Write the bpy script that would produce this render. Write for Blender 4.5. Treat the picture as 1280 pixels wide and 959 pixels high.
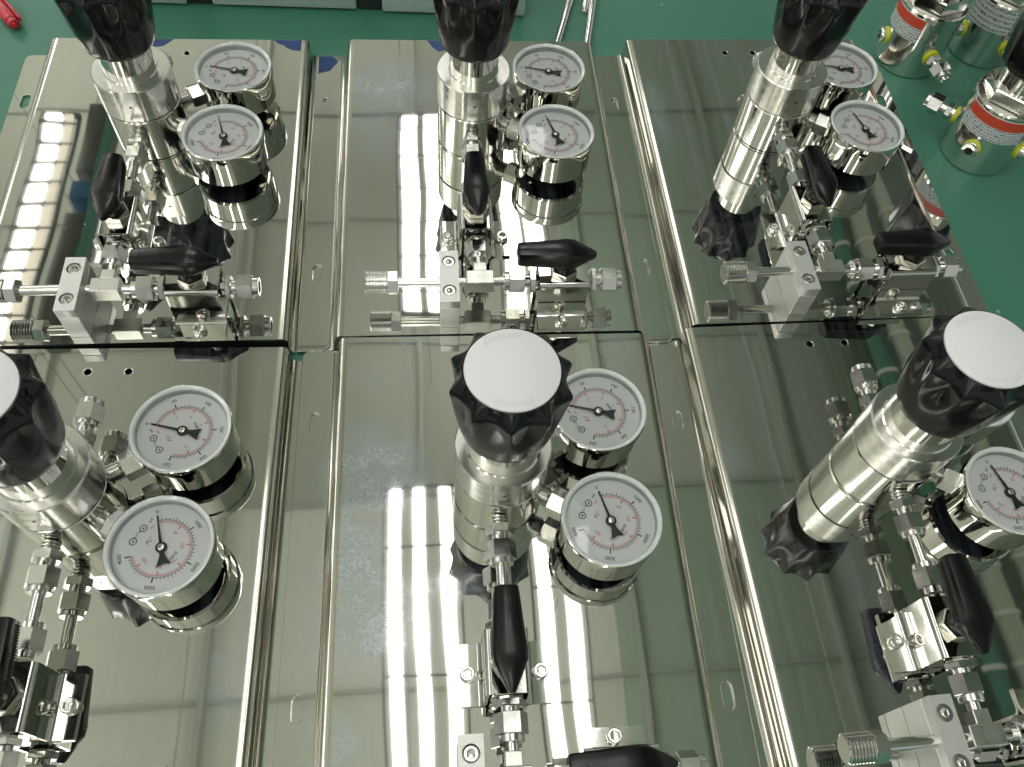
import bpy, bmesh, math, random
from mathutils import Matrix, Vector
for o in list(bpy.data.objects): bpy.data.objects.remove(o)
S = bpy.context.scene; COL = S.collection; PI = math.pi; rad = math.radians
MM = 0.001
# ------------------------------------------------------------------ camera
cam = bpy.data.objects.new('camera', bpy.data.cameras.new('camera')); COL.objects.link(cam)
r_ = Vector((0.99485315, -0.0779979, 0.06468024)); u_ = Vector((0.03374004, 0.8569002, 0.51437696)); f_ = Vector((0.09554483, 0.50954723, -0.85512151))
m = Matrix((r_, u_, -f_)).transposed().to_4x4(); m.translation = Vector((-0.0401742, -0.3127333, 0.4572118)); cam.matrix_world = m
cam.data.sensor_width = 36; cam.data.lens = 36 * 1068.58 / 1280; cam.data.clip_start = 0.01; cam.data.clip_end = 100
S.camera = cam
# ------------------------------------------------------------------ world, exposure
W = bpy.data.worlds.new('World'); S.world = W; W.use_nodes = True
bg = W.node_tree.nodes['Background']; bg.inputs[0].default_value = (0.97, 1.0, 0.97, 1); bg.inputs[1].default_value = 0.33
S.view_settings.view_transform = 'Standard'; S.view_settings.look = 'None'; S.view_settings.exposure = 0.38; S.view_settings.gamma = 1
LAMP_POWER = 6.5
# ------------------------------------------------------------------ materials
def mat(name, col, rough=.5, metal=0., coat=0., spec=.5):
    m = bpy.data.materials.new(name); m.use_nodes = True; b = m.node_tree.nodes['Principled BSDF']
    b.inputs['Base Color'].default_value = (*col, 1); b.inputs['Roughness'].default_value = rough; b.inputs['Metallic'].default_value = metal
    b.inputs['Coat Weight'].default_value = coat; b.inputs['Coat Roughness'].default_value = .08; b.inputs['Specular IOR Level'].default_value = spec
    return m
def N(m, t, **kw):
    n = m.node_tree.nodes.new(t)
    for k, v in kw.items():
        if k in n.inputs: n.inputs[k].default_value = v
        else: setattr(n, k, v)
    return n
def L(m, a, b): m.node_tree.links.new(a, b)
def noise_rough(m, scale, lo, hi, stretch=(1, 1, 1), bump=0., bscale=None, obj=True):
    b = m.node_tree.nodes['Principled BSDF']; tc = N(m, 'ShaderNodeTexCoord'); mp = N(m, 'ShaderNodeMapping'); mp.inputs['Scale'].default_value = stretch
    L(m, tc.outputs['Object'], mp.inputs['Vector'])
    n = N(m, 'ShaderNodeTexNoise', Scale=scale, Detail=4.); L(m, mp.outputs[0], n.inputs['Vector'])
    r = N(m, 'ShaderNodeMapRange'); r.inputs['From Min'].default_value = .3; r.inputs['From Max'].default_value = .7; r.inputs['To Min'].default_value = lo; r.inputs['To Max'].default_value = hi
    L(m, n.outputs['Fac'], r.inputs['Value']); L(m, r.outputs[0], b.inputs['Roughness'])
    if bump:
        n2 = N(m, 'ShaderNodeTexNoise', Scale=bscale or scale * 3, Detail=3.); L(m, mp.outputs[0], n2.inputs['Vector'])
        bp = N(m, 'ShaderNodeBump', Distance=bump); bp.inputs['Strength'].default_value = .5; L(m, n2.outputs['Fac'], bp.inputs['Height']); L(m, bp.outputs[0], b.inputs['Normal'])
STEEL = mat('turned_steel', (.76, .75, .70), .1, 1.); noise_rough(STEEL, 60, .07, .13, (.15, .15, 9), .00003, 120)
FIT = mat('fitting_steel', (.78, .775, .735), .14, 1.); noise_rough(FIT, 90, .10, .2, (1, 1, 1), .00004, 300)
CAST = mat('forged_steel', (.72, .71, .665), .3, 1.); noise_rough(CAST, 120, .26, .38, (1, 1, 1), .00005, 500)
SATIN = mat('satin_steel', (.75, .74, .70), .22, 1.); noise_rough(SATIN, 60, .18, .27, (.15, .15, 9))
CHROME = mat('chrome', (.71, .70, .66), .05, 1.); noise_rough(CHROME, 70, .03, .08)
ALU = mat('brushed_aluminium', (.78, .78, .755), .42, .75); noise_rough(ALU, 150, .36, .5, (1, 8, 1), .00004, 600)
BRACKET = mat('bracket_steel', (.68, .67, .63), .06, 1.); noise_rough(BRACKET, 50, .04, .1, (1, 1, 1), .00003, 60)
GOLD = mat('warm_plated_nut', (.70, .67, .58), .2, 1.)
BLACK = mat('black_plastic', (.0045, .004, .005), .3, 0., .0, .42); noise_rough(BLACK, 60, .12, .22, (1, 1, 1), .00001, 700)
HANDLE = mat('black_handle_plastic', (.0045, .004, .005), .2, 0., .0, .45); noise_rough(HANDLE, 80, .14, .26, (1, 1, 1), .00001, 400)
CAPW = mat('white_knob_disc', (.84, .84, .86), .45); 
DISCMARK = mat('disc_emboss_grey', (.70, .70, .71), .5)
DIAL = mat('dial_white', (.90, .905, .93), .5)
INK = mat('black_ink', (.055, .055, .06), .6); RED = mat('red_ink', (.76, .26, .29), .6)
NEEDLE = mat('needle_black', (.012, .012, .013), .4)
RIM = mat('clear_rim', (.74, .78, .77), .16, .0, .6); noise_rough(RIM, 90, .1, .25)
GAPSHADE = mat('gap_shade_black', (.012, .012, .012), .5)  # shade of the gaps between panels, put into the colour
EDGE = mat('dial_edge_grey', (.55, .58, .58), .4)
DARK = mat('dark_hole', (.01, .01, .01), .6)
YEL = mat('yellow_seal', (.62, .66, .03), .4)
LABR = mat('label_red', (.66, .075, .035), .45)
FILM = mat('blue_film', (.014, .045, .19), .3)
PENR = mat('red_pen_plastic', (.60, .02, .04), .25, 0., .4)
BOXM = mat('case_grey_green', (.50, .62, .56), .5); noise_rough(BOXM, 30, .42, .58, (1, 1, 1), .0001, 400)
BOXD = mat('case_dark', (.03, .035, .035), .5)
# label with small print
def label_mat():
    m = mat('label_white', (.62, .66, .66), .5); b = m.node_tree.nodes['Principled BSDF']; uv = N(m, 'ShaderNodeUVMap'); sp = N(m, 'ShaderNodeSeparateXYZ'); L(m, uv.outputs[0], sp.inputs[0])
    mu = N(m, 'ShaderNodeMath', operation='MULTIPLY'); mu.inputs[1].default_value = 5.; L(m, sp.outputs['Y'], mu.inputs[0])
    fr = N(m, 'ShaderNodeMath', operation='FRACT'); L(m, mu.outputs[0], fr.inputs[0])
    g1 = N(m, 'ShaderNodeMath', operation='COMPARE'); g1.inputs[1].default_value = .5; g1.inputs[2].default_value = .27; L(m, fr.outputs[0], g1.inputs[0])
    mp = N(m, 'ShaderNodeMapping'); mp.inputs['Scale'].default_value = (52, 9, 1); L(m, uv.outputs[0], mp.inputs[0])
    n = N(m, 'ShaderNodeTexNoise', Scale=1.0, Detail=2.); L(m, mp.outputs[0], n.inputs['Vector'])
    g2 = N(m, 'ShaderNodeMath', operation='GREATER_THAN'); g2.inputs[1].default_value = .5; L(m, n.outputs['Fac'], g2.inputs[0])
    mm = N(m, 'ShaderNodeMath', operation='MULTIPLY'); L(m, g1.outputs[0], mm.inputs[0]); L(m, g2.outputs[0], mm.inputs[1])
    mx = N(m, 'ShaderNodeMix', data_type='RGBA'); mx.inputs['A'].default_value = (.66, .70, .69, 1); mx.inputs['B'].default_value = (.10, .12, .16, 1)
    L(m, mm.outputs[0], mx.inputs['Factor']); L(m, mx.outputs['Result'], b.inputs['Base Color']); return m
LABW = label_mat()
# lens: thin clear disc
LENS = bpy.data.materials.new('clear_lens'); LENS.use_nodes = True; nt = LENS.node_tree; nt.nodes.remove(nt.nodes['Principled BSDF'])
tr = N(LENS, 'ShaderNodeBsdfTransparent'); tr.inputs[0].default_value = (.975, .985, .98, 1); gl = N(LENS, 'ShaderNodeBsdfGlossy', Roughness=.03); fre = N(LENS, 'ShaderNodeFresnel', IOR=1.45); mxs = N(LENS, 'ShaderNodeMixShader')
L(LENS, fre.outputs[0], mxs.inputs[0]); L(LENS, tr.outputs[0], mxs.inputs[1]); L(LENS, gl.outputs[0], mxs.inputs[2]); L(LENS, mxs.outputs[0], nt.nodes['Material Output'].inputs['Surface'])
# polished plate with smears, dust and hairline scratches
def plate_mat(name, smear=1.):
    m = mat(name, (.595, .595, .545), .03, 1.); b = m.node_tree.nodes['Principled BSDF']; geo = N(m, 'ShaderNodeNewGeometry')
    big = N(m, 'ShaderNodeTexNoise', Scale=11., Detail=2.5, Roughness=.5); L(m, geo.outputs['Position'], big.inputs['Vector'])
    fine = N(m, 'ShaderNodeTexNoise', Scale=420., Detail=4.); L(m, geo.outputs['Position'], fine.inputs['Vector'])
    r1 = N(m, 'ShaderNodeMapRange'); r1.interpolation_type = 'SMOOTHSTEP'; r1.inputs['From Min'].default_value = .0; r1.inputs['From Max'].default_value = 1.
    acc = None
    for sx, sy, rx, ry, w in ((-.066, .232, .050, .038, .85), (-.072, .19, .035, .06, .55), (.102, .178, .012, .03, .5), (-.076, -.100, .042, .045, .9), (-.084, -.150, .030, .050, .9), (-.075, -.185, .045, .035, .9), (-.07, -.03, .03, .03, .4), (-.034, -.168, .022, .012, .9), (-.090, -.247, .014, .02, .8), (-.147, -.209, .022, .034, .55), (-.29, -.13, .05, .06, .4), (-.30, .14, .03, .06, .35), (.144, .20, .012, .06, .6), (.136, -.095, .016, .03, .5), (-.045, -.006, .035, .012, .5), (.081, -.016, .016, .022, .5), (-.079, .05, .012, .014, .5), (.30, .12, .04, .03, .25)):
        mq = N(m, 'ShaderNodeMapping', vector_type='TEXTURE'); mq.inputs['Location'].default_value = (sx, sy, 0); mq.inputs['Scale'].default_value = (rx, ry, 1); L(m, geo.outputs['Position'], mq.inputs[0])
        ln = N(m, 'ShaderNodeVectorMath', operation='LENGTH'); L(m, mq.outputs[0], ln.inputs[0])
        rr = N(m, 'ShaderNodeMapRange'); rr.interpolation_type = 'SMOOTHSTEP'; rr.inputs['From Min'].default_value = 1.5; rr.inputs['From Max'].default_value = .0; rr.inputs['To Max'].default_value = w; L(m, ln.outputs['Value'], rr.inputs['Value'])
        if acc is None: acc = rr.outputs[0]
        else:
            mxx = N(m, 'ShaderNodeMath', operation='MAXIMUM'); L(m, acc, mxx.inputs[0]); L(m, rr.outputs[0], mxx.inputs[1]); acc = mxx.outputs[0]
    big.inputs['Scale'].default_value = 75.; big.inputs['Detail'].default_value = 3.
    mod = N(m, 'ShaderNodeMapRange'); mod.inputs['From Min'].default_value = .3; mod.inputs['From Max'].default_value = .7; mod.inputs['To Min'].default_value = .5; L(m, big.outputs['Fac'], mod.inputs['Value'])
    mo2 = N(m, 'ShaderNodeMath', operation='MULTIPLY'); L(m, mod.outputs[0], mo2.inputs[0]); L(m, acc, mo2.inputs[1])
    L(m, mo2.outputs[0], r1.inputs['Value'])
    mpn = N(m, 'ShaderNodeMapping'); mpn.inputs['Rotation'].default_value = (0, 0, .5); mpn.inputs['Scale'].default_value = (900, 45, 1); L(m, geo.outputs['Position'], mpn.inputs[0])
    scr = N(m, 'ShaderNodeTexNoise', Scale=1., Detail=1.); L(m, mpn.outputs[0], scr.inputs['Vector'])
    r2 = N(m, 'ShaderNodeMapRange'); r2.inputs['From Min'].default_value = .3; r2.inputs['From Max'].default_value = .75; r2.inputs['To Min'].default_value = .4; L(m, fine.outputs['Fac'], r2.inputs['Value'])
    mul = N(m, 'ShaderNodeMath', operation='MULTIPLY'); L(m, r1.outputs[0], mul.inputs[0]); L(m, r2.outputs[0], mul.inputs[1])
    r3 = N(m, 'ShaderNodeMapRange'); r3.inputs['From Min'].default_value = .60; r3.inputs['From Max'].default_value = .72; L(m, scr.outputs['Fac'], r3.inputs['Value'])
    sm = N(m, 'ShaderNodeMath', operation='MULTIPLY'); L(m, r3.outputs[0], sm.inputs[0]); L(m, r1.outputs[0], sm.inputs[1])
    ad = N(m, 'ShaderNodeMath', operation='MAXIMUM'); L(m, mul.outputs[0], ad.inputs[0]); L(m, sm.outputs[0], ad.inputs[1])
    # tiny dust specks
    vo = N(m, 'ShaderNodeTexVoronoi', Scale=75., Randomness=1.); L(m, geo.outputs['Position'], vo.inputs['Vector'])
    sp = N(m, 'ShaderNodeMath', operation='LESS_THAN'); sp.inputs[1].default_value = .034; L(m, vo.outputs['Distance'], sp.inputs[0])
    vc = N(m, 'ShaderNodeSeparateColor'); L(m, vo.outputs['Color'], vc.inputs[0]); gt = N(m, 'ShaderNodeMath', operation='GREATER_THAN'); gt.inputs[1].default_value = .86; L(m, vc.outputs[0], gt.inputs[0])
    dust = N(m, 'ShaderNodeMath', operation='MULTIPLY'); L(m, sp.outputs[0], dust.inputs[0]); L(m, gt.outputs[0], dust.inputs[1])
    mpl = N(m, 'ShaderNodeMapping'); mpl.inputs['Scale'].default_value = (160, 3, 1); L(m, geo.outputs['Position'], mpl.inputs[0]); lin = N(m, 'ShaderNodeTexNoise', Scale=1., Detail=4.); L(m, mpl.outputs[0], lin.inputs['Vector'])
    lr = N(m, 'ShaderNodeMapRange'); lr.inputs['From Min'].default_value = .42; lr.inputs['From Max'].default_value = .8; lr.inputs['To Max'].default_value = .22; L(m, lin.outputs['Fac'], lr.inputs['Value'])
    lf = N(m, 'ShaderNodeMath', operation='MULTIPLY'); L(m, lr.outputs[0], lf.inputs[0]); L(m, r2.outputs[0], lf.inputs[1])
    am = N(m, 'ShaderNodeMath', operation='MAXIMUM'); L(m, ad.outputs[0], am.inputs[0]); L(m, lf.outputs[0], am.inputs[1])
    tot = N(m, 'ShaderNodeMath', operation='MULTIPLY'); tot.inputs[1].default_value = smear; L(m, am.outputs[0], tot.inputs[0])
    ro = N(m, 'ShaderNodeMapRange'); ro.inputs['To Min'].default_value = .022; ro.inputs['To Max'].default_value = .07; L(m, tot.outputs[0], ro.inputs['Value']); L(m, ro.outputs[0], b.inputs['Roughness'])
    # dusty film is a real coating: a weak bluish-white diffuse layer
    dif = N(m, 'ShaderNodeBsdfDiffuse'); dif.inputs[0].default_value = (.55, .66, .84, 1)
    fa = N(m, 'ShaderNodeMath', operation='MULTIPLY'); fa.inputs[1].default_value = .6; L(m, tot.outputs[0], fa.inputs[0])
    fb = N(m, 'ShaderNodeMath', operation='MAXIMUM'); L(m, fa.outputs[0], fb.inputs[0])
    d2 = N(m, 'ShaderNodeMath', operation='MULTIPLY'); d2.inputs[1].default_value = .8; L(m, dust.outputs[0], d2.inputs[0]); L(m, d2.outputs[0], fb.inputs[1])
    mx = N(m, 'ShaderNodeMixShader'); L(m, fb.outputs[0], mx.inputs[0]); L(m, b.outputs[0], mx.inputs[1]); L(m, dif.outputs[0], mx.inputs[2]); L(m, mx.outputs[0], m.node_tree.nodes['Material Output'].inputs['Surface'])
    # faint waviness of the sheet
    wv = N(m, 'ShaderNodeTexNoise', Scale=7., Detail=1.); L(m, geo.outputs['Position'], wv.inputs['Vector'])
    bp = N(m, 'ShaderNodeBump', Distance=.0004); bp.inputs['Strength'].default_value = 1.; L(m, wv.outputs['Fac'], bp.inputs['Height']); L(m, bp.outputs[0], b.inputs['Normal'])
    return m
PLATE = plate_mat('polished_plate', .8)
FOLD = mat('folded_steel', (.62, .60, .53), .12, 1.); noise_rough(FOLD, 40, .09, .17, (1, .05, 1))
# bench
BENCH = mat('green_bench_mat', (.05, .20, .125), .4); b = BENCH.node_tree.nodes['Principled BSDF']
tc = N(BENCH, 'ShaderNodeTexCoord'); n1 = N(BENCH, 'ShaderNodeTexNoise', Scale=9., Detail=6.); L(BENCH, tc.outputs['Object'], n1.inputs['Vector'])
cr = N(BENCH, 'ShaderNodeMix', data_type='RGBA'); cr.inputs['A'].default_value = (.040, .178, .115, 1); cr.inputs['B'].default_value = (.070, .24, .162, 1); L(BENCH, n1.outputs['Fac'], cr.inputs['Factor'])
vo = N(BENCH, 'ShaderNodeTexVoronoi', Scale=38.); L(BENCH, tc.outputs['Object'], vo.inputs['Vector']); lt = N(BENCH, 'ShaderNodeMath', operation='LESS_THAN'); lt.inputs[1].default_value = .07; L(BENCH, vo.outputs['Distance'], lt.inputs[0])
vs = N(BENCH, 'ShaderNodeSeparateColor'); L(BENCH, vo.outputs['Color'], vs.inputs[0]); g3 = N(BENCH, 'ShaderNodeMath', operation='GREATER_THAN'); g3.inputs[1].default_value = .8; L(BENCH, vs.outputs[0], g3.inputs[0])
ml = N(BENCH, 'ShaderNodeMath', operation='MULTIPLY'); L(BENCH, lt.outputs[0], ml.inputs[0]); L(BENCH, g3.outputs[0], ml.inputs[1])
c2 = N(BENCH, 'ShaderNodeMix', data_type='RGBA'); c2.inputs['B'].default_value = (.22, .42, .34, 1); L(BENCH, ml.outputs[0], c2.inputs['Factor']); L(BENCH, cr.outputs['Result'], c2.inputs['A']); L(BENCH, c2.outputs['Result'], b.inputs['Base Color'])
nb = N(BENCH, 'ShaderNodeTexNoise', Scale=260., Detail=3.); L(BENCH, tc.outputs['Object'], nb.inputs['Vector']); bpn = N(BENCH, 'ShaderNodeBump', Distance=.0006); bpn.inputs['Strength'].default_value = .4; L(BENCH, nb.outputs['Fac'], bpn.inputs['Height']); L(BENCH, bpn.outputs[0], b.inputs['Normal'])
CEIL = [mat('roof_sheet_pale', (.58, .59, .52), .6), mat('roof_sheet_mid', (.53, .55, .475), .6), mat('roof_sheet_green', (.34, .42, .33), .6), mat('roof_sheet_dull', (.42, .46, .39), .6), mat('roof_sheet_dimmed', (.36, .38, .315), .6)]
BEAM = mat('roof_purlin', (.36, .38, .32), .6); FRAME = mat('lamp_frame', (.16, .165, .15), .5)
TUBE = bpy.data.materials.new('lamp_tube'); TUBE.use_nodes = True; b = TUBE.node_tree.nodes['Principled BSDF']; b.inputs['Emission Color'].default_value = (1, .99, .96, 1); b.inputs['Emission Strength'].default_value = LAMP_POWER; b.inputs['Base Color'].default_value = (.8, .8, .8, 1)
# ------------------------------------------------------------------ mesh helpers (dimensions in millimetres)
I4 = Matrix.Identity(4)
def T(x=0, y=0, z=0): return Matrix.Translation((x, y, z))
def RZ(a): return Matrix.Rotation(a, 4, 'Z')
def axis_m(p, d):  # local z -> direction d, at p
    d = Vector(d).normalized(); return T(*p) @ d.to_track_quat('Z', 'Y').to_matrix().to_4x4()
class MB:
    def __init__(s): s.bm = bmesh.new()
    def lathe(s, prof, M=I4, seg=40, cap0=True, cap1=True, fn=None):
        rings = []
        for r, z in prof:
            ring = []
            for i in range(seg):
                a = 2 * PI * i / seg; rr = fn(r, a, z) if fn else r
                ring.append(s.bm.verts.new(M @ Vector((rr * math.cos(a), rr * math.sin(a), z))))
            rings.append(ring)
        for k in range(len(rings) - 1):
            for i in range(seg):
                j = (i + 1) % seg; s.bm.faces.new((rings[k][i], rings[k][j], rings[k + 1][j], rings[k + 1][i]))
        if cap0: s.bm.faces.new(rings[0][::-1])
        if cap1: s.bm.faces.new(rings[-1])
        return s
    def hexp(s, af, z0, z1, M=I4, ch=.7, rot=0, n=6):
        R = af / 2 / math.cos(PI / n); rot_m = RZ(rot)
        return s.lathe([(R - ch, z0), (R, z0 + ch * .6), (R, z1 - ch * .6), (R - ch, z1)], M @ rot_m, n)
    def box(s, x0, x1, y0, y1, z0, z1, M=I4, bev=.0, seg=2):
        vs = [s.bm.verts.new(M @ Vector((x, y, z))) for x in (x0, x1) for y in (y0, y1) for z in (z0, z1)]
        f = [s.bm.faces.new([vs[i] for i in q]) for q in ((0, 1, 3, 2), (4, 6, 7, 5), (0, 4, 5, 1), (2, 3, 7, 6), (0, 2, 6, 4), (1, 5, 7, 3))]
        if bev: bmesh.ops.bevel(s.bm, geom=list({e for q in f for e in q.edges}), offset=bev, segments=seg, affect='EDGES', profile=.5)
        return s
    def sweep(s, pts, M=I4, y0=0, y1=1):   # closed polygon (x,z) extruded along y
        a = [s.bm.verts.new(M @ Vector((x, y0, z))) for x, z in pts]; b = [s.bm.verts.new(M @ Vector((x, y1, z))) for x, z in pts]
        n = len(pts)
        for i in range(n): s.bm.faces.new((a[i], a[(i + 1) % n], b[(i + 1) % n], b[i]))
        s.bm.faces.new(a[::-1]); s.bm.faces.new(b); return s
    def build(s, name, m, parent=None, angle=32, smooth=True):
        bmesh.ops.recalc_face_normals(s.bm, faces=s.bm.faces[:])
        bmesh.ops.scale(s.bm, vec=(MM, MM, MM), verts=s.bm.verts[:])
        me = bpy.data.meshes.new(name); s.bm.to_mesh(me); s.bm.free(); me.materials.append(m)
        if smooth: me.polygons.foreach_set('use_smooth', [True] * len(me.polygons)); me.set_sharp_from_angle(angle=rad(angle))
        o = bpy.data.objects.new(name, me); COL.objects.link(o); o.parent = parent; return o
def curve_mesh(name, loops, thick, m, parent=None, z=0, M=None, bev=0.):
    """flat sheet with holes: loops of (x,y) in mm, first the outline; top face at z"""
    cu = bpy.data.curves.new(name, 'CURVE'); cu.dimensions = '2D'; cu.fill_mode = 'BOTH'; cu.extrude = thick / 2 * MM; cu.bevel_depth = bev * MM; cu.bevel_resolution = 1
    for lp in loops:
        sp = cu.splines.new('POLY'); sp.points.add(len(lp) - 1)
        for p, q in zip(sp.points, lp): p.co = (q[0] * MM, q[1] * MM, 0, 1)
        sp.use_cyclic_u = True
    t = bpy.data.objects.new('tmp', cu); COL.objects.link(t); dg = bpy.context.evaluated_depsgraph_get(); dg.update()
    me = bpy.data.meshes.new_from_object(t.evaluated_get(dg)); bpy.data.objects.remove(t); bpy.data.curves.remove(cu)
    me.name = name; me.transform(Matrix.Translation((0, 0, (z - thick / 2) * MM)))
    if M is not None: 
        M2 = M.copy(); M2.translation = M2.translation * MM; me.transform(M2)
    me.materials.clear(); me.materials.append(m)
    o = bpy.data.objects.new(name, me); COL.objects.link(o); o.parent = parent; return o
def circ(x, y, r, n=20): return [(x + r * math.cos(2 * PI * i / n), y + r * math.sin(2 * PI * i / n)) for i in range(n)]
def slot(x, y, w, l, n=8):
    h = l / 2 - w / 2; p = [(x + w / 2 * math.cos(a), y + h + w / 2 * math.sin(a)) for a in [PI * i / n for i in range(n + 1)]]
    return p + [(x + w / 2 * math.cos(a), y - h + w / 2 * math.sin(a)) for a in [PI + PI * i / n for i in range(n + 1)]]
def rrect(x0, x1, y0, y1, rs, n=6):  # corner radii: (x0y0, x1y0, x1y1, x0y1)
    out = []
    for (cx, cy, a0), r in zip(((x0, y0, PI), (x1, y0, 1.5 * PI), (x1, y1, 0), (x0, y1, .5 * PI)), rs):
        sx = 1 if cx == x0 else -1; sy = 1 if cy == y0 else -1
        if r <= 0: out.append((cx, cy)); continue
        for i in range(n + 1):
            a = a0 + PI / 2 * i / n; out.append((cx + sx * r + r * math.cos(a), cy + sy * r + r * math.sin(a)))
    return out
def text_bm(bm, txt, size, M):
    cu = bpy.data.curves.new('t', 'FONT'); cu.body = txt; cu.size = size; cu.align_x = 'CENTER'; cu.align_y = 'CENTER'; cu.resolution_u = 2; cu.offset = size * .012
    t = bpy.data.objects.new('tmp', cu); COL.objects.link(t); dg = bpy.context.evaluated_depsgraph_get(); dg.update()
    me = bpy.data.meshes.new_from_object(t.evaluated_get(dg)); bpy.data.objects.remove(t); bpy.data.curves.remove(cu)
    me.transform(M); bm.from_mesh(me); bpy.data.meshes.remove(me)
def empty(name, label, cat, loc, rz=0, group=None):
    o = bpy.data.objects.new(name, None); COL.objects.link(o); o.empty_display_size = .02; o.location = loc; o.rotation_euler = (0, 0, rz)
    o['label'] = label; o['category'] = cat
    if group: o['group'] = group
    return o
def tag(o, label, cat, group=None):
    o['label'] = label; o['category'] = cat
    if group: o['group'] = group
def copy_tree(o, parent=None):
    c = o.copy(); COL.objects.link(c); c.parent = parent
    for ch in list(o.children): copy_tree(ch, c)
    return c
# ------------------------------------------------------------------ setting
BZ = -17.6
bench = MB().box(-1500, 1500, -900, 1300, BZ - 30, BZ, bev=2).build('workbench_top', BENCH); bench['kind'] = 'structure'
fl_ = MB().box(-7000, 7000, -7000, 8500, -860, -820).build('bounce_floor', mat('bounce_floor_paint', (.66, .68, .62), .5), smooth=False); fl_['kind'] = 'structure'  # unseen floor added to bounce lamp light up onto the roof sheets
CH = 4.0; LH = 2.97
rng = random.Random(4)
k = 0
for ix in range(-6, 6):
    for iy in range(-6, 8):
        x0 = ix * 1.1 - .2; y0 = iy * 1.05 - .45
        if x0 > .6: mi = 2 if rng.random() < .6 else 3
        elif y0 > 1.3: mi = 4  # far sheets coloured darker to hold down the lamp light on them
        else: mi = 0 if rng.random() < .5 else 1
        if ix == -6 and iy == -6: meshes = {}
        if mi not in meshes:
            meshes[mi] = MB().box(6, 1094, 6, 1044, CH * 1000 + 60, CH * 1000 + 80).build('roof_sheet', CEIL[mi], smooth=False); o = meshes[mi]
        else: o = meshes[mi].copy(); COL.objects.link(o)
        o.location = (x0, y0, 0); o['kind'] = 'structure'
for i, x in enumerate([-4.55 + 1.1 * q for q in range(9)]):
    o = MB().box(-16, 16, -4700, 6900, CH * 1000 + 10, CH * 1000 + 58).build('roof_purlin', BEAM, smooth=False); o.location = (x + .05, 0, 0); o['kind'] = 'structure'
for y in [-4.65 + 1.05 * q for q in range(12)]:
    o = MB().box(-4700, 5600, -8, 8, CH * 1000 + 40, CH * 1000 + 59).build('roof_batten', BEAM, smooth=False); o.location = (0, y, 0); o['kind'] = 'structure'
def lamp(x, y0, y1, strips, w, slats, label, rot=0, sw=4, m=None):
    t = empty('ceiling_light', label, 'ceiling light', (x, (y0 + y1) / 2, LH), rot, 'tube lights hung under the roof'); h = (y1 - y0) / 2 * 1000
    a, b = min(strips) - w / 2 - 25, max(strips) + w / 2 + 25
    fr = MB()
    for q in (a, b): fr.box(q - 4, q + 4, -h - 15, h + 15, -12, 14)
    for q in (-h - 8, h + 8): fr.box(a + 4.2, b - 4.2, q - 7, q + 7, -12, 14)
    for q in (-h * .6, h * .6): fr.box((a + b) / 2 - 1.5, (a + b) / 2 + 1.5, q - 1.5, q + 1.5, 14.2, (CH - LH) * 1000 + 58)
    fr.build('light_frame', FRAME, t)
    for s in strips: MB().box(s - w / 2, s + w / 2, -h, h, -18, -1, bev=4).build('light_tube', m or TUBE, t)
    for i in range(slats):
        y = -h + 2 * h * (i + .5) / slats; MB().box(a, b, y - sw, y + sw, -26, -19).build('light_slat', FRAME, t)
    return t
lamp(-.045, 2.15, 3.52, (-60, 62), 84, 6, 'far ceiling light with two barred strips, seen mirrored left of the back middle regulator')
lamp(.47, 2.1, 3.4, (-62, 60), 96, 5, 'far ceiling light with two barred strips, seen mirrored right of the back middle regulator')
lamp(-.09, -.35, 1.2, (-108, -8, 98), 46, 3, 'near ceiling light with three strips, seen mirrored left of the front middle valve handle')
lamp(.45, -.35, .95, (-58, 52), 54, 3, 'near ceiling light with two strips, seen mirrored right of the front middle valve handle')
lamp(-2.03, 1.95, 3.52, (0,), 84, 11, 'ceiling light mirrored along the left edge of the back left plate as a barred strip', sw=13)
WARM = bpy.data.materials.new('warm_border_glow'); WARM.use_nodes = True; b = WARM.node_tree.nodes['Principled BSDF']; b.inputs['Emission Color'].default_value = (1, .88, .7, 1); b.inputs['Emission Strength'].default_value = .75
lamp(-1.955, 1.95, 3.52, (0,), 44, 11, 'dim warm ceiling light beside the barred strip mirrored in the back left plate', m=WARM)  # the strip's warm border, imitated by a dim emissive bar
for y0, y1 in ((-.3, 1.5), (3.9, 6.2)): lamp(-2.65, y0, y1, (0,), 200, 5, 'unseen fill light with one wide strip, added to brighten the left of the bench')  # added out of view to brighten the left bench and the folds
for x in (-4.9, -3.1):  # unseen fill lights, added for side highlights and floor bounce
    for y0 in (-4.5, -1.5, 1.5, 4.8): lamp(x, y0, y0 + 2.2, (0,), 200, 5, 'unseen fill light with one wide strip, added to brighten the left of the bench', 0)
for x in (-1.5, -.2):  # more added fill, out of view ahead and behind
    for y0 in (-4.2, -1.9 if x != -.2 else -7, 5.0): lamp(x, y0, y0 + 1.4 if y0 > -2 and y0 < 0 else y0 + 2.2, (0,), 200, 5, 'unseen fill light with one wide strip, added to brighten the left of the bench', 0)
DUCT = mat('duct_dark', (.10, .105, .085), .5); PIPEB = mat('pipe_blue', (.05, .16, .34), .5); PIPEG = mat('pipe_green', (.07, .22, .14), .5)
def over(name, m, x0, x1, y0, y1, z0, z1, rot=0):
    o = MB().box((x0 - x1) * 500, (x1 - x0) * 500, (y0 - y1) * 500, (y1 - y0) * 500, z0 * 1000, z1 * 1000, bev=10).build(name, m); o.location = ((x0 + x1) / 2, (y0 + y1) / 2, 0); o.rotation_euler = (0, 0, rot); o['kind'] = 'structure'
DARKG = mat('duct_dark_green', (.15, .20, .14), .5); PALEP = mat('pipe_pale', (.52, .58, .46), .35); COLL = mat('pipe_collar', (.75, .74, .66), .3)
over('overhead_duct', DUCT, -1.915, -1.80, 3.20, 3.72, 3.05, 3.25)
over('overhead_duct', DUCT, -1.915, -1.80, 2.15, 2.92, 3.05, 3.25)
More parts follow.
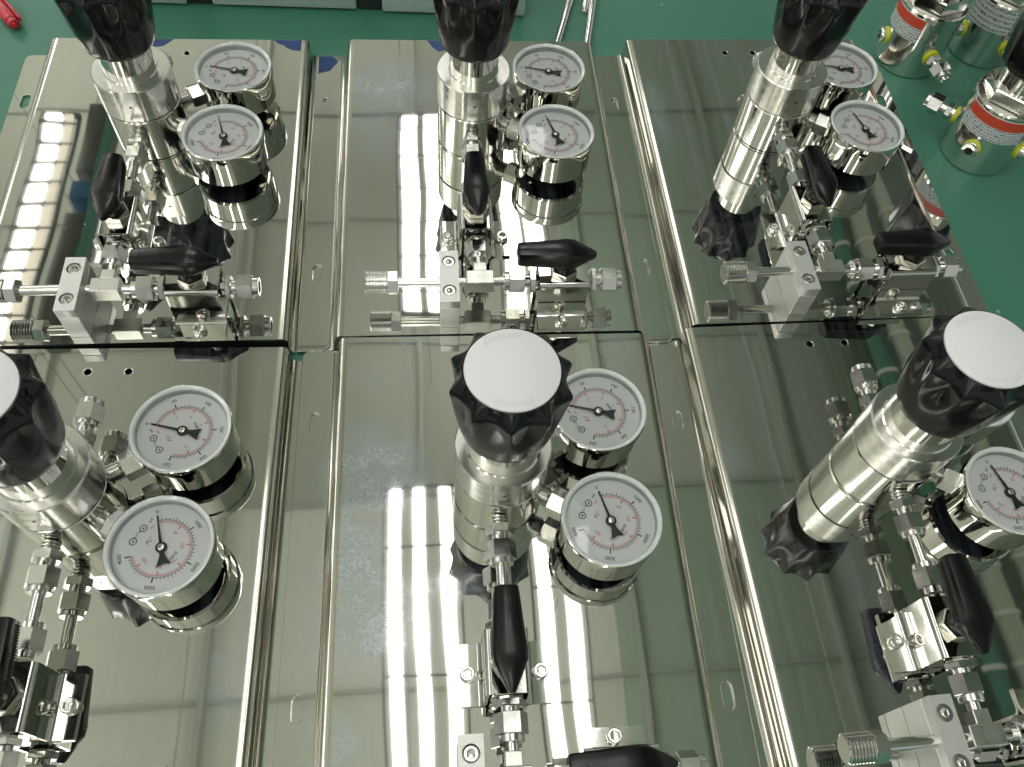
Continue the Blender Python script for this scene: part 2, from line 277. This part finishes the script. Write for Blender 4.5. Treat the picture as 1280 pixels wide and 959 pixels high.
over('overhead_pipe', PIPEB, -1.90, -1.78, 2.98, 3.10, 3.02, 3.14)
over('overhead_pipe', ALU, -1.955, -1.935, 1.8, 3.05, 3.0, 3.02)
over('overhead_pipe', PIPEG, -1.79, -1.74, 2.2, 3.7, 3.0, 3.06)
over('overhead_duct', DARKG, 2.16, 2.95, -.4, 3.9, 3.25, 3.5)
def pipe(x, y0, y1, r, z, m, step):
    o = MB().lathe([(r, 0), (r, (y1 - y0) * 1000)], axis_m((0, 0, 0), (0, 1, 0)), 28).build('overhead_pipe', m); o.location = (x, y0, z); o['kind'] = 'structure'
    n = int((y1 - y0) / step)
    for q in range(n):
        c = MB().lathe([(r + 1, 0), (r + 9, 2), (r + 9, 22), (r + 1, 24)], axis_m((0, 0, 0), (0, 1, 0)), 28).build('pipe_collar', COLL, o); c.location = (0, step * (q + .5), 0)
pipe(2.42, -.4, 3.9, 46, 3.1, PALEP, .21); pipe(2.29, -.4, 3.9, 40, 3.12, PIPEG, .29); pipe(2.60, -.4, 3.9, 44, 3.1, PALEP, .34)
# ------------------------------------------------------------------ the regulator panel (local frame: x across, y away, z up, plate top z=0)
RX, RY = -4.5, 181.3
panel = empty('regulator_panel', '', 'regulator panel', (0, 0, 0), 0, 'polished gas regulator panels laid out in two rows')
# plate with two holes
curve_mesh('panel_plate', [rrect(-94, 94, 0, 290, (0, 0, 0, 0)), circ(-18, 273, 2.3), circ(6, 273, 2.3)], 1.5, PLATE, panel)
for hx in (-18, 6): MB().lathe([(2.28, -1.2), (2.3, .02), (2.7, .16), (3.1, .1), (3.15, .0)], T(hx, 273), 24, cap0=False, cap1=False).build('hole_rim', CHROME, panel)
prof = [(94, 0), (96.8, -.12), (98.4, -.6), (99.5, -1.6), (100, -3), (100.3, -12.2), (101, -14.2), (102.4, -15.5), (104.5, -16)]
inner = [(104.5, -17.5), (101.6, -17.0), (99.6, -15.2), (98.8, -12.4), (98.5, -3.4), (97.8, -2.2), (96.4, -1.6), (94, -1.5)]
for s in (1, -1):
    MB().sweep([(s * x, z) for x, z in prof + inner], y0=0.02, y1=289.98).build('side_fold', FOLD, panel, angle=40)
for y in (0.03, 288.5): MB().box(-98, 98, y, y + 1.45, -16.8, -1.55).build('gap_shade_fold', GAPSHADE, panel, smooth=False)  # folds added and coloured black so the gaps between panels read as shade
fl = {}
for s in (1, -1):
    x0, x1 = (104.5, 124) if s > 0 else (-124, -104.5)
    rs = (0, 5, 5, 0) if s > 0 else (5, 0, 0, 5)
    o = curve_mesh('mounting_flange', [rrect(x0, x1, .2, 289.6, rs), slot(s * 114, 232 if s > 0 else 236.5, 6.6, 15), slot(s * 114, 64 if s > 0 else 68.5, 6.6, 15)], .9, PLATE, panel, z=-16.3, bev=.3)
    o['label'] = 'right slotted flange' if s > 0 else 'left slotted flange'
# pressure regulator
body = MB().lathe([(23.6, .05), (24.6, .6), (24.6, 1.6), (25.4, 2.2), (25.4, 34.0), (25.0, 34.5), (23.9, 34.6), (23.9, 35.8)], T(RX, RY), 64).build('regulator_body', STEEL, panel)
def flat(r, a, z):
    y = r * math.sin(a)
    return r if y > -24.4 or r < 22 else min(r, 24.4 / -math.sin(a))
MB().lathe([(23.9, 35.6), (25.1, 35.7), (25.6, 36.3), (25.6, 59.2), (24.9, 60), (17.4, 60)], T(RX, RY), 96, cap1=False, fn=flat).build('bonnet', SATIN, body, angle=28)
MB().lathe([(17.5, 60), (17.0, 60.6), (17.0, 83)], T(RX, RY), 56).build('neck', STEEL, body)
MB().lathe([(.85, 0), (.85, .5)], axis_m((RX, RY - 24.42, 47.5), (0, -1, 0)) @ T(0, 0, -.4), 12).build('vent_hole', DARK, body)
# knob: ten pointed lobes with scooped flutes
NL = 10
def kn(r, a, z):
    ph = ((a + .07) * NL / (2 * PI) + .5) % 1 - .5
    t = max(0, min(1, (z - 98) / 26)); g = math.sqrt(math.cos(PI * ph) ** 2 + .012)
    d = .15 + 4.5 * (t * t * (3 - 2 * t))
    if z > 120: d *= max(0, min(1, (r - 22.6) / 5.2))
    return r - d * g
kp = [(17, 81.2), (20, 80.8), (21.4, 81.3), (22.3, 82.6), (23.2, 85)] + [(23.3 + 6.5 * ((z - 85) / 39) ** .95, z) for z in range(88, 123, 3)] + [(29.9, 124), (30.0, 125.4), (29.5, 126.8), (28.3, 128.4), (26.4, 130.2), (24.4, 131.6), (23.2, 132.5), (22.7, 132.8), (22.2, 132.7), (22.0, 132.2)]
knob = MB().lathe(kp, T(RX, RY), 240, fn=kn).build('adjusting_knob', BLACK, panel, angle=60)
MB().lathe([(22.0, 132.1), (21.9, 133.2), (21.4, 133.5), (0.01, 133.6)], T(RX, RY), 64, cap1=False).build('knob_disc', CAPW, knob)
dm = MB()
for c0, n, sp in ((1.85, 8, .13), (4.75, 8, .13)):
    for i in range(n):
        a = c0 + (i - n / 2) * sp; M_ = T(RX, RY, 133.5) @ RZ(a) @ T(18.2, 0, 0)
        for dx, dy in ((-1, 0), (0, .55), (.9, -.3)): dm.box(dx - .2, dx + .2, dy - .6, dy + .6, -.04, .16, M_)
dm.build('disc_marks', DISCMARK, knob)['kind'] = 'stuff'
# gauges
def gauge(cx, cy, ang6, vals, reds, maxv, redmax, unit, nm):
    Z = 35; M0 = T(cx, cy)
    case = MB().lathe([(0.01, 8.2), (22, 8), (25, 8.5), (26.2, 9.8), (26.4, 26.6)], M0, 72, cap0=False).build('pressure_gauge', CHROME, panel); case['label'] = nm
    MB().lathe([(26.4, 26.6), (27.2, 27), (27.5, 33.6), (27.3, 34.7), (26.9, 34.95), (26.7, 34.4)], M0, 72, cap0=False, cap1=False).build('bezel', CHROME, case)
    MB().lathe([(26.9, 34.7), (26.2, 34.9), (25.2, 34.5), (24.5, 33.4)], M0, 72, cap0=False, cap1=False).build('lens_rim', RIM, case)
    MB().lathe([(24.5, 33.4), (24.35, 30.1), (24.0, 30.05)], M0, 72, cap0=False, cap1=False).build('dial_edge', EDGE, case)
    MB().lathe([(0.01, 30), (24.4, 30)], M0, 64, cap0=False, cap1=False).build('dial_face', DIAL, case)
    MB().lathe([(0.01, 33.9), (24.6, 33.6)], M0, 64, cap0=False, cap1=False).build('lens', LENS, case)
    a0 = ang6 - PI / 4; span = 1.5 * PI
    def ang(v, mx): return a0 - span * v / mx
    zz = 30.06
    k_ = MB(); rd = MB()
    def tick(mb, a, r0, r1, w): mb.box(r0, r1, -w / 2, w / 2, zz, zz + .05, M0 @ RZ(a))
    def arc(mb, r, w, n=60):
        vs = []
        for i in range(n + 1):
            a = a0 - span * i / n; vs.append([mb.bm.verts.new(M0 @ Vector((q * math.cos(a), q * math.sin(a), zz + .03))) for q in (r - w / 2, r + w / 2)])
        for i in range(n): mb.bm.faces.new((vs[i][0], vs[i][1], vs[i + 1][1], vs[i + 1][0]))
    arc(rd, 14.6, .36); arc(k_, 15.4, .3)
    nmin = (len(vals) - 1) * 10
    for i in range(nmin + 1):
        a = a0 - span * i / nmin; big = i % 10 == 0; mid = i % 5 == 0
        tick(k_, a, 15.4, 18.2 if big else (17.2 if mid else 16.6), .7 if big else .3)
    nr = int(redmax / (reds[1] / 10))
    for i in range(nr + 1):
        a = ang(i * reds[1] / 10, redmax); big = i % 10 == 0
        tick(rd, a, 12.2 if big else 13.6, 14.6, .75 if big else .3)
    def put(mb, txt, r, a, size, rot):
        M_ = M0 @ T(r * math.cos(a), r * math.sin(a), zz + .02) @ RZ(rot)
        text_bm(mb.bm, txt, size, M_)
    for v in vals: put(k_, str(v), 20.6, ang(v, maxv), 2.8, ang(v, maxv) - PI / 2)
    for v in reds: put(rd, str(v), 9.8, ang(v, redmax), 2.4, ang(v, redmax) - PI / 2)
    up = ang6 - PI / 2 + PI
    put(k_, 'psi', 16.8, ang6 - .58, 2.2, up); put(rd, 'bar', 13, ang6 - .52, 2.0, up)
    put(k_, 'EN837', 7.6, ang6 + PI - .15, 2.3, up); put(k_, 'CL.2.5', 15.4, ang6, 1.7, up)
    for da in (-.27, .27):
        k_.lathe([(1.55, zz), (2.05, zz + .04), (1.55, zz + .05)], M0 @ T(15.4 * math.cos(ang6 + da), 15.4 * math.sin(ang6 + da)), 20, cap0=False, cap1=False)
        put(k_, 'M', 15.4, ang6 + da, 1.8, up)
    Ml = M0 @ T(8.2 * math.cos(ang6), 8.2 * math.sin(ang6)) @ RZ(up)
    for x, y, an, l in ((-1.2, .3, .6, 3), (.2, .6, -.7, 2.4), (1.3, 0, .9, 2.8), (0, -.6, .1, 4)): (rd if l > 2.9 else k_).box(-l / 2, l / 2, -.14, .14, zz, zz + .05, Ml @ T(x, y) @ RZ(an))
    k_.build('black_scale_print', INK, case, smooth=False); rd.build('red_scale_print', RED, case, smooth=False)
    nd = MB(); M_ = M0 @ T(0, 0, 31.2) @ RZ(a0)
    for poly in ([(0, -.85), (18.2, -.2), (18.2, .2), (0, .85)], [(0, -1.1), (0, 1.1), (-4.6, 1.4), (-9.8, 3.5), (-9.0, -.2), (-9.8, -3.5), (-4.6, -1.4)]):
        lo = [nd.bm.verts.new(M_ @ Vector((x, y, 0))) for x, y in poly]; hi = [nd.bm.verts.new(M_ @ Vector((x, y, .35))) for x, y in poly]; n = len(poly)
        nd.bm.faces.new(lo[::-1]); nd.bm.faces.new(hi)
        for i in range(n): nd.bm.faces.new((lo[i], lo[(i + 1) % n], hi[(i + 1) % n], hi[i]))
    nd.lathe([(2.9, 30.4), (2.9, 31.7), (2.4, 31.9)], M0, 28); nd.build('needle', NEEDLE, case, smooth=False)
    MB().lathe([(1.75, 31.6), (1.75, 32.3), (1.4, 32.5), (.4, 32.5), (.3, 32.2)], M0, 24).build('needle_hub', FIT, case)
    # connection to the regulator
    d = Vector((RX - cx, RY - cy, 0)); dist = d.length; d.normalize(); Mx = axis_m((cx, cy, 22), d)
    c = MB(); g = dist - 25.4
    c.hexp(14, 26 - 1.5, 24 + (g - 26) * .62 + 2, Mx, .8, PI / 6); h1 = 24 + (g - 26) * .62 + 2
    pr = [(4.2, h1)]
    zq = h1 + .5
    while zq < g - .4: pr += [(4.7, zq), (5.9, zq + .6)]; zq += 1.3
    pr.append((4.6, g + .8)); c.lathe(pr, Mx, 24); c.lathe([(4.6, 20), (4.6, 25)], Mx, 20)
    o = c.build('gauge_connector', FIT, panel)
    o['label'] = nm.replace('gauge', 'gauge connector')
gauge(54, 215, math.atan2(RY - 215, RX - 54), [0, 50, 100, 150, 200, 250], [0, 3, 6, 9, 12, 15], 250, 17.2, 'psi', 'low pressure gauge with needle lying at zero')
gauge(53, 148, math.atan2(RY - 148, RX - 53), [0, 1000, 2000, 3000, 4000], [0, 50, 100, 150, 200, 250], 4000, 276, 'psi', 'high pressure gauge with needle standing at zero')
# compression fittings along a direction: list of (kind, from, to, size)
def run(name, p, d, items, m=FIT, rot=0., parent=panel):
    Mx = axis_m(p, d); mb = MB()
    for kind, a, b, s in items:
        if kind == 'hex': mb.hexp(s, a, b, Mx, .6, rot)
        elif kind == 'cyl': mb.lathe([(s - .3, a), (s, a + .3), (s, b - .3), (s - .3, b)], Mx, 28)
        elif kind == 'thr':
            pr = [(s - 1.0, a)]; z = a + .3
            p_ = (b - a - .6) / max(3, round((b - a) / 1.9))
            while z < b - .5: pr += [(s - 1.6, z), (s - 1.6, z + p_ * .22), (s, z + p_ * .5), (s, z + p_ * .72)]; z += p_
            pr.append((s - 1.0, b)); mb.lathe(pr, Mx, 30)
        elif kind == 'open':  # collar with an open bore
            mb.lathe([(s - .8, a), (s, a + .5), (s, b - .5), (s - .5, b), (s * .62, b), (s * .6, b - 3)], Mx, 28)
    return mb.build(name, m, parent)
ZL = 21.5
X1 = -6.2
S_ = (X1, 0, ZL); dn = (0, -1, 0)
def yrun(name, items, m=FIT, rot=0.): return run(name, (X1, 150, ZL), dn, items, m, rot)
yrun('male_connector', [('thr', -6.5, 0, 5.3), ('hex', -.6, 4.4, 13.6), ('cyl', 4, 9, 4.4)])
yrun('tube_nut', [('hex', 8.2, 18, 14.2), ('cyl', 18, 21, 6.2)])
yrun('steel_tube', [('cyl', 20, 39, 3.2)])
yrun('tube_nut', [('cyl', 36, 39.4, 6.2), ('hex', 39.2, 50, 14.2), ('cyl', 49.5, 53, 4.6)])
yrun('tube_nut', [('hex', 89, 92.5, 14), ('cyl', 92, 95.5, 4.4), ('hex', 95, 105, 14.2), ('cyl', 105, 108.5, 6.2)])
yrun('steel_tube', [('cyl', 108, 118, 3.2)])
# capped port at the back
run('port_cap', (RX + 1, RY + 24, 20.5), (.05, 1, 0), [('thr', 0, 8.5, 5.2), ('hex', 8, 14, 12.8), ('cyl', 14, 20, 4.4)])
run('cap_nut', (RX + 1, RY + 24, 20.5), (.05, 1, 0), [('cyl', 18.5, 21.5, 6.2), ('hex', 21.2, 31.5, 14.2), ('open', 31.5, 35.5, 6.3)])
# tee
TY = 25.5
tee = MB(); tee.box(-15.3, 2.2, TY - 5.2, TY + 5.2, ZL - 5.2, ZL + 5.2, bev=.45, seg=1); tee.box(X1 - 4.2, X1 + 4.2, TY + 5.1, TY + 12, ZL - 4.6, ZL + 4.8, bev=.45, seg=1); tee.box(X1 - 2, X1 + 2, TY - 2, TY + 2, ZL + 5.1, ZL + 5.3)
tee.build('tee_fitting', CAST, panel, smooth=False)
E0 = (0, TY, ZL); ex = (1, 0, 0)
run('steel_tube', E0, ex, [('cyl', 1.5, 12, 3.2)])
run('tube_nut', E0, ex, [('cyl', 8.8, 12.2, 6.2), ('hex', 12, 22, 14.2), ('cyl', 22, 25.5, 4.4), ('hex', 25.2, 29, 14)])
run('end_nut', E0, ex, [('hex', 65, 68.2, 14), ('cyl', 68, 72, 4.6), ('hex', 71.6, 81.2, 14.2), ('open', 81, 85, 6.3)])
run('steel_tube', E0, (-1, 0, 0), [('cyl', 14, 60, 3.2)])
run('threaded_end', E0, (-1, 0, 0), [('hex', 58.4, 65, 13.6), ('thr', 64.6, 79, 7.4)])
# clamp block: two halves and recessed socket screws
cl = MB().box(-32.2, -20, 5, 45.5, .05, 20.9, bev=.35, seg=1).build('clamp_block', ALU, panel, smooth=False)
curve_mesh('clamp_cap', [rrect(-32.2, -20, 5, 45.5, (.3, .3, .3, .3), 1), circ(-26.1, 37, 4.3, 28), circ(-26.1, 14, 4.3, 28)], 7.0, ALU, cl, z=28.3, bev=0)
def screw(x, y, z, r, h, parent, name='socket_screw'):
    mb = MB(); hx = 1.75
    def fn(rr, a, zz):
        if rr < r * .62: return rr / math.cos(((a + PI / 6) % (PI / 3)) - PI / 6)
        return rr
    mb.lathe([(r - .1, z), (r, z + .3), (r, z + h - .5), (r - .5, z + h), (r * .6, z + h), (r * .52, z + h - .3), (r * .5, z + h * .35), (0.05, z + h * .3)], T(x, y), 36, cap0=True, cap1=True, fn=fn)
    return mb.build(name, FIT, parent, angle=35)
for y in (37, 14): screw(-26.1, y, 21.6, 3.7, 6.2, cl)
# valves: hat bracket, body, stem, lever
def valve(M, la):
    def box(mb, *a, **k): return mb.box(*a, M=M, **k)
    # local frame: line along local y, centre at origin, z up from the plate
    o = MB(); W_ = 11.2; tt = 1.6; hy = 15.6; ztop = 30.4
    def bend(cx, cz, r, a0, a1, n=5): return [(cx + r * math.cos(rad(a0 + (a1 - a0) * q / n)), cz + r * math.sin(rad(a0 + (a1 - a0) * q / n))) for q in range(n + 1)]
    R_ = [(8.2, ztop)] + bend(8.2, ztop - 3.0, 3.0, 88, 2) + bend(14.6, 4.9, 2.9, 182, 268) + [(23.5, 2.0)]
    Ri = [(23.5, .1), (14.4, .1)] + bend(14.6, 4.9, 4.7, 262, 186) + bend(8.0, ztop - 3.2, 1.4, 4, 86)
    pts_out = [(-x, z) for x, z in R_[::-1]] + R_; pts_in = Ri + [(-x, z) for x, z in Ri[::-1]]
    o.sweep(pts_out + pts_in, M, -hy, hy); br = o.build('valve_bracket', BRACKET, panel, angle=24)
    for s in (-1, 1):
        p = M @ Vector((s * 19, 0, 0)); screw(p.x, p.y, 2.0, 3.9, 3.6, br)
    vb = MB(); Mv = M @ axis_m((0, -15.2, ZL), (0, 1, 0)); vb.lathe([(6, -3), (6.2, 0), (8.6, 1.5), (8.6, 28.5), (6.2, 30.2), (6, 33)], Mv, 8)
    vb.box(-8.4, 8.4, -14.6, 14.6, .3, 16, M=M, bev=1.0); vb.box(-8, 8, -14, 14, 15.5, 28.6, M=M, bev=1.0); b = vb.build('valve_body', BRACKET, panel, angle=20)
    Mz = M @ T(0, 0, 0); MB().hexp(15.5, 30.5, 35, Mz, .8, la).build('stem_nut', GOLD, panel)
    # lever: length along local y, blunt end +30, tip -18.5
    hb = MB(); secs = [(30.6, 5.2, 43.8, 53.4), (30, 6.0, 43.2, 54.2), (28.5, 6.2, 43, 54.4), (8, 7.6, 42.6, 55), (0, 8.4, 42.2, 55.2), (-5, 8.2, 42.4, 54.6), (-11, 5.4, 43.6, 52.4), (-17.6, 2.2, 45, 49.6), (-18.8, 1.1, 45.8, 48.8)]
    rings = []
    for y, w, z0, z1 in secs:
        c = min(w * .42, 2.4); q = [(-w + c * .4, z0), (w - c * .4, z0), (w, z0 + 2), (w * .97, z1 - c), (w * .8, z1 - c * .35), (w * .3, z1), (-w * .3, z1), (-w * .8, z1 - c * .35), (-w * .97, z1 - c), (-w, z0 + 2)]
        rings.append([hb.bm.verts.new(M @ Vector((x, y, z))) for x, z in q])
    for a, b2 in zip(rings, rings[1:]):
        for i in range(len(a)): j = (i + 1) % len(a); hb.bm.faces.new((a[i], a[j], b2[j], b2[i]))
    hb.bm.faces.new(rings[0]); hb.bm.faces.new(rings[-1][::-1])
    hb.lathe([(5.8, 34.8), (6.6, 36), (6.8, 40), (6.2, 43)], Mz, 24)
    for s in (-1, 1):   # fine grip ribs along the sides
        for i in range(24):
            y = 28 - i * 1.3; w = 6.2 + (8.4 - 6.2) * (28 - y) / 28 if y > 0 else 8.3
            hb.box(s * w - .28, s * w + .28, y - .3, y + .3, 44, 48.5, M=M)
    h = hb.build('valve_handle', HANDLE, panel, angle=30)
    MB().lathe([(1.5, 54.1), (1.5, 54.62), (.9, 54.66), (.8, 54.3)], M @ T(0, 24, 0), 16).build('lever_dimple', BLACK, h)
    return h
valve(T(X1 - .6, 78, 0), 0)
valve(T(46.5, TY, 0) @ RZ(PI / 2), 0)
# ---- six panels
POS = [('bl', -229.2, -1.4, -.375), ('bm', .1, -1.9, -.566), ('br', 234.1, 1.2, .342), ('fl', -235.6, -295.4, -1.445), ('fm', -1.4, -293.6, -.881), ('fr', 232.9, -290.4, .903)]
LAB = {'bl': 'back row panel nearest the red pen, blue film scraps on its far edge',
       'bm': 'mirror polished panel in the middle of the back row below the loose steel tubes',
       'br': 'back row panel beside the loose regulators with red and white labels',
       'fl': 'front row panel with its black knob cut off by the left edge of the photo',
       'fm': 'front row panel with the white topped black knob in the centre of the photo',
       'fr': 'front row panel at the lower right, its white topped knob leaning toward the right edge'}
trees = {}
for i, (k, x, y, a) in enumerate(POS):
    o = panel if i == 0 else copy_tree(panel)
    o.location = (x * MM, y * MM, 0); o.rotation_euler = (0, 0, rad(a)); o['label'] = LAB[k]; trees[k] = o
up = {'bl': ('right slotted flange',), 'bm': ('right slotted flange',), 'fm': ('left slotted flange', 'right slotted flange')}
for k, ls in up.items():
    for c in trees[k].children:
        if c.get('label') in ls: c.location.z = .00165
blank = {s_: curve_mesh('mounting_flange', [rrect(104.5 if s_ > 0 else -124, 124 if s_ > 0 else -104.5, .2, 289.6, (0, 5, 5, 0) if s_ > 0 else (5, 0, 0, 5))], .9, PLATE, None, z=-16.3, bev=.3) for s_ in (1, -1)}
for k, ls in (('bm', -1), ('br', -1), ('fl', 1), ('fr', -1)):   # flanges lying under a neighbour's flange
    for c in trees[k].children:
        if c.get('label') == ('right slotted flange' if ls > 0 else 'left slotted flange'): c.data = blank[ls].data; c['label'] = ('right' if ls > 0 else 'left') + ' flange tucked under the next panel'
for o in blank.values(): bpy.data.objects.remove(o)
fat = MB().lathe([(19.9, 60), (19.2, 60.6), (19.0, 83)], T(RX, RY), 56).build('neck', STEEL, None)
for k in ('fl', 'fm', 'fr'):
    for c in trees[k].children:
        for d in c.children:
            if d.name.startswith('neck'): d.data = fat.data
bpy.data.objects.remove(fat)
# scraps of blue protective film left on the sheet
def film(k, pts, z, lab):
    o = curve_mesh('protective_film', [pts], .12, FILM, trees[k], z=z); o['label'] = lab
film('bl', [(94, 289.5), (72, 289.7), (75, 286), (80, 283.5), (83, 280), (88, 277.5), (93.5, 277)], .16, 'torn blue film at the far right corner')
film('bl', [(-6, 289.6), (-36, 289.6), (-31, 284), (-22, 280), (-13, 281.5)], .16, 'torn blue film behind the knob')
film('bl', [(106, 288.5), (117, 288.5), (121.5, 282), (115, 271), (106, 268)], -14.15, 'torn blue film on the flange corner')
film('bm', [(-18, 289.6), (-36, 289.6), (-32, 282), (-27, 276), (-20, 279)], .16, 'torn blue film behind the knob')
# ------------------------------------------------------------------ things lying on the bench
# red pen
pen = empty('pen', 'red plastic pen with a clip lying on the green bench', 'pen', (-.3655, .3215, BZ * MM), math.atan2(28, -20))
Mp = axis_m((0, 0, 5.4), (1, 0, 0))
MB().lathe([(3.2, 0), (4.2, .5), (4.4, 4.4), (3.9, 5), (4.9, 5.4), (5.2, 8), (5.2, 60), (4.8, 120), (1.2, 136)], Mp, 28).build('barrel', PENR, pen)
MB().box(1.5, 34, -6.9, -4.9, 4.6, 9.2, bev=.7).build('clip', PENR, pen)
MB().lathe([(2.1, -1.6), (2.6, -1.2), (2.6, .4)], Mp, 20).build('end_button', PENR, pen)
# loose tubes
def tube(x0, y0, x1, y1, r, lab):
    d = Vector((x1 - x0, y1 - y0, 0)); ln = d.length
    o = MB().lathe([(r * .72, 4), (r * .74, 0), (r * .96, 0), (r, .3), (r, ln - .3), (r * .96, ln), (r * .74, ln), (r * .72, ln - 4)], Matrix.Identity(4), 28).build('steel_tube', FIT)
    q = axis_m((x0, y0, BZ + r + .05), d); q.translation = q.translation * MM; o.matrix_world = q; tag(o, lab, 'tube', 'loose steel tubes on the bench')
tube(76, 300, 122, 450, 3.3, 'long thin steel tube nearest the boxes, pointing at the middle back gauge')
tube(101.5, 298, 138, 460, 3.3, 'long thin steel tube pointing at the corner of the middle back plate')
tube(106.5, 349, 134, 468, 3.0, 'short steel tube lying between two longer ones, open end toward the panels')
# boxes along the far side
def case_box(x0, x1, y, ang, lab):
    t = empty('equipment_case', lab, 'box', ((x0 + x1) / 2 * MM, y * MM, BZ * MM), ang, 'grey green boxes along the back of the bench'); w = (x1 - x0) / 2
    MB().box(-w, w, 0, 90, 2, 58, bev=1.5).build('case_shell', BOXM, t)
    MB().box(-w + 3, w - 3, 3, 86, .05, 2).build('case_base', BOXD, t)
    MB().box(-w + .5, w - .5, -.35, .5, 40, 41.2).build('lid_seam', BOXD, t)
a_ = math.atan2(341.7 - 354, 320)
case_box(-330, -234, 356, a_, 'grey green box edge at the top left, partly behind the first black knob')
case_box(-213, -92, 351.5, a_, 'long grey green box between the first and the second black knob')
case_box(-70, 53, 344, a_, 'grey green box at the top, behind the middle black knob and beside the tubes')
for i, (x, y) in enumerate(((-223.6, 353), (-81, 347.6))):
    o = MB().box(-9.6, 9.6, 4, 88, .1, 50, bev=1).build('dark_block', BOXD); o.location = (x * MM, y * MM, BZ * MM); o.rotation_euler = (0, 0, a_)
    tag(o, ['dark spacer block between the two boxes on the left', 'dark spacer block beside the box behind the middle knob'][i], 'block', 'dark blocks between boxes')
# loose regulators with yellow sealed ports
def loose(name, x, y, rz, lab, red, ports, lab_ang, lspan):
    t = empty(name, lab, 'regulator', (x * MM, y * MM, BZ * MM), rz, 'loose regulators standing on the bench')
    R = 27
    bd = MB().lathe([(R - 1, 0), (R, 1), (R, 56.5), (R - .8, 57.5), (16, 58.2)], I4, 72).build('regulator_body', STEEL, t)
    MB().hexp(41, 58.2, 69, I4, 1.2, .3).build('lock_nut', STEEL, bd)
    MB().lathe([(18, 68.6), (18, 88)], I4, 48).build('neck', STEEL, bd)
    def kf(r, a, z):
        ph = (a * 8 / (2 * PI)) % 1 - .5; tq = max(0, min(1, (z - 90) / 44)); return r - (.4 + 3.8 * tq) * math.sqrt(math.cos(PI * ph) ** 2 + .01) * (1 if z < 146 else 0)
    MB().lathe([(18, 84.4), (22, 84), (23.6, 86), (25, 92), (29, 132), (27, 140), (23, 144), (.05, 144.4)], I4, 128, fn=kf).build('adjusting_knob', BLACK, t, angle=50)
    for a, kind in ports:
        d = (math.cos(a), math.sin(a), 0); p = Vector(d) * R; Mx = axis_m((p.x, p.y, 22), d)
        MB().lathe([(6.6, -1), (6.9, .4), (6.6, 1.9), (4.5, 1.9)], Mx, 32).build('yellow_seal', YEL, t)
        if kind == 'plug': 
            q = MB(); q.lathe([(6.0, 1), (6.2, 4.6), (5.6, 5.8), (3.2, 5.8), (2.9, 2.6)], Mx, 32); q.build('port_plug', FIT, t); MB().lathe([(3.0, 3.0), (.02, 3.1)], Mx, 6, cap0=False, cap1=False).build('plug_socket', DARK, t)
        else: run('port_fitting', (p.x, p.y, 22), d, [('cyl', 0, 5, 4.6), ('hex', 4.6, 9, 11.4), ('cyl', 9, 14, 3.8), ('hex', 13.6, 23.4, 14.2), ('open', 23.2, 26.6, 5.8)], FIT, 0, t)
    # wrapped label
    def wrap(nm, m, z0, z1, a0, a1, off, n=30):
        bm = bmesh.new(); uvl = bm.loops.layers.uv.new('UVMap'); cols = []
        for i in range(n + 1):
            a = a0 + (a1 - a0) * i / n; cols.append([bm.verts.new(Vector((math.cos(a) * (R + off), math.sin(a) * (R + off), z)) * MM) for z in (z0, z1)])
        for i in range(n):
            f = bm.faces.new((cols[i][0], cols[i + 1][0], cols[i + 1][1], cols[i][1])); f.smooth = True
            for lp, u, v in zip(f.loops, (i, i + 1, i + 1, i), (0, 0, 1, 1)): lp[uvl].uv = (u / n, v)
        me = bpy.data.meshes.new(nm); bm.to_mesh(me); bm.free(); me.materials.append(m); o = bpy.data.objects.new(nm, me); COL.objects.link(o); o.parent = t
    if red:
        wrap('print_label', LABW, 33, 45, lab_ang - lspan, lab_ang + lspan, .12); wrap('red_label_band', LABR, 45, 53.5, lab_ang - lspan, lab_ang + lspan, .12)
        wrap('label_border', CAPW, 53.5, 54.3, lab_ang - lspan, lab_ang + lspan, .12)
    else: wrap('print_label', LABW, 34, 56, lab_ang - lspan, lab_ang + lspan, .12)
    return t
vb_ = math.atan2(-.75, -.66)
loose('loose_regulator', 407, 175, 0, 'loose regulator nearest the right edge, red banded label and hex nut, plug in front', True, ((vb_ - .12, 'plug'), (vb_ + 1.45, 'plug'), (vb_ - 1.62, 'fit')), vb_ + .05, .95)
loose('loose_regulator', 386, 290, 0, 'loose regulator at the top with red banded label, fitting pointing toward the panels', True, ((vb_ + .85, 'fit'), (vb_ - .95, 'plug'), (vb_ + 2.4, 'plug')), vb_ - .65, .8)
loose('loose_regulator', 459, 303, 0, 'loose regulator in the top right corner with a plain white printed label', False, ((vb_ + .85, 'fit'), (vb_ - .85, 'plug')), vb_ - .15, .75)
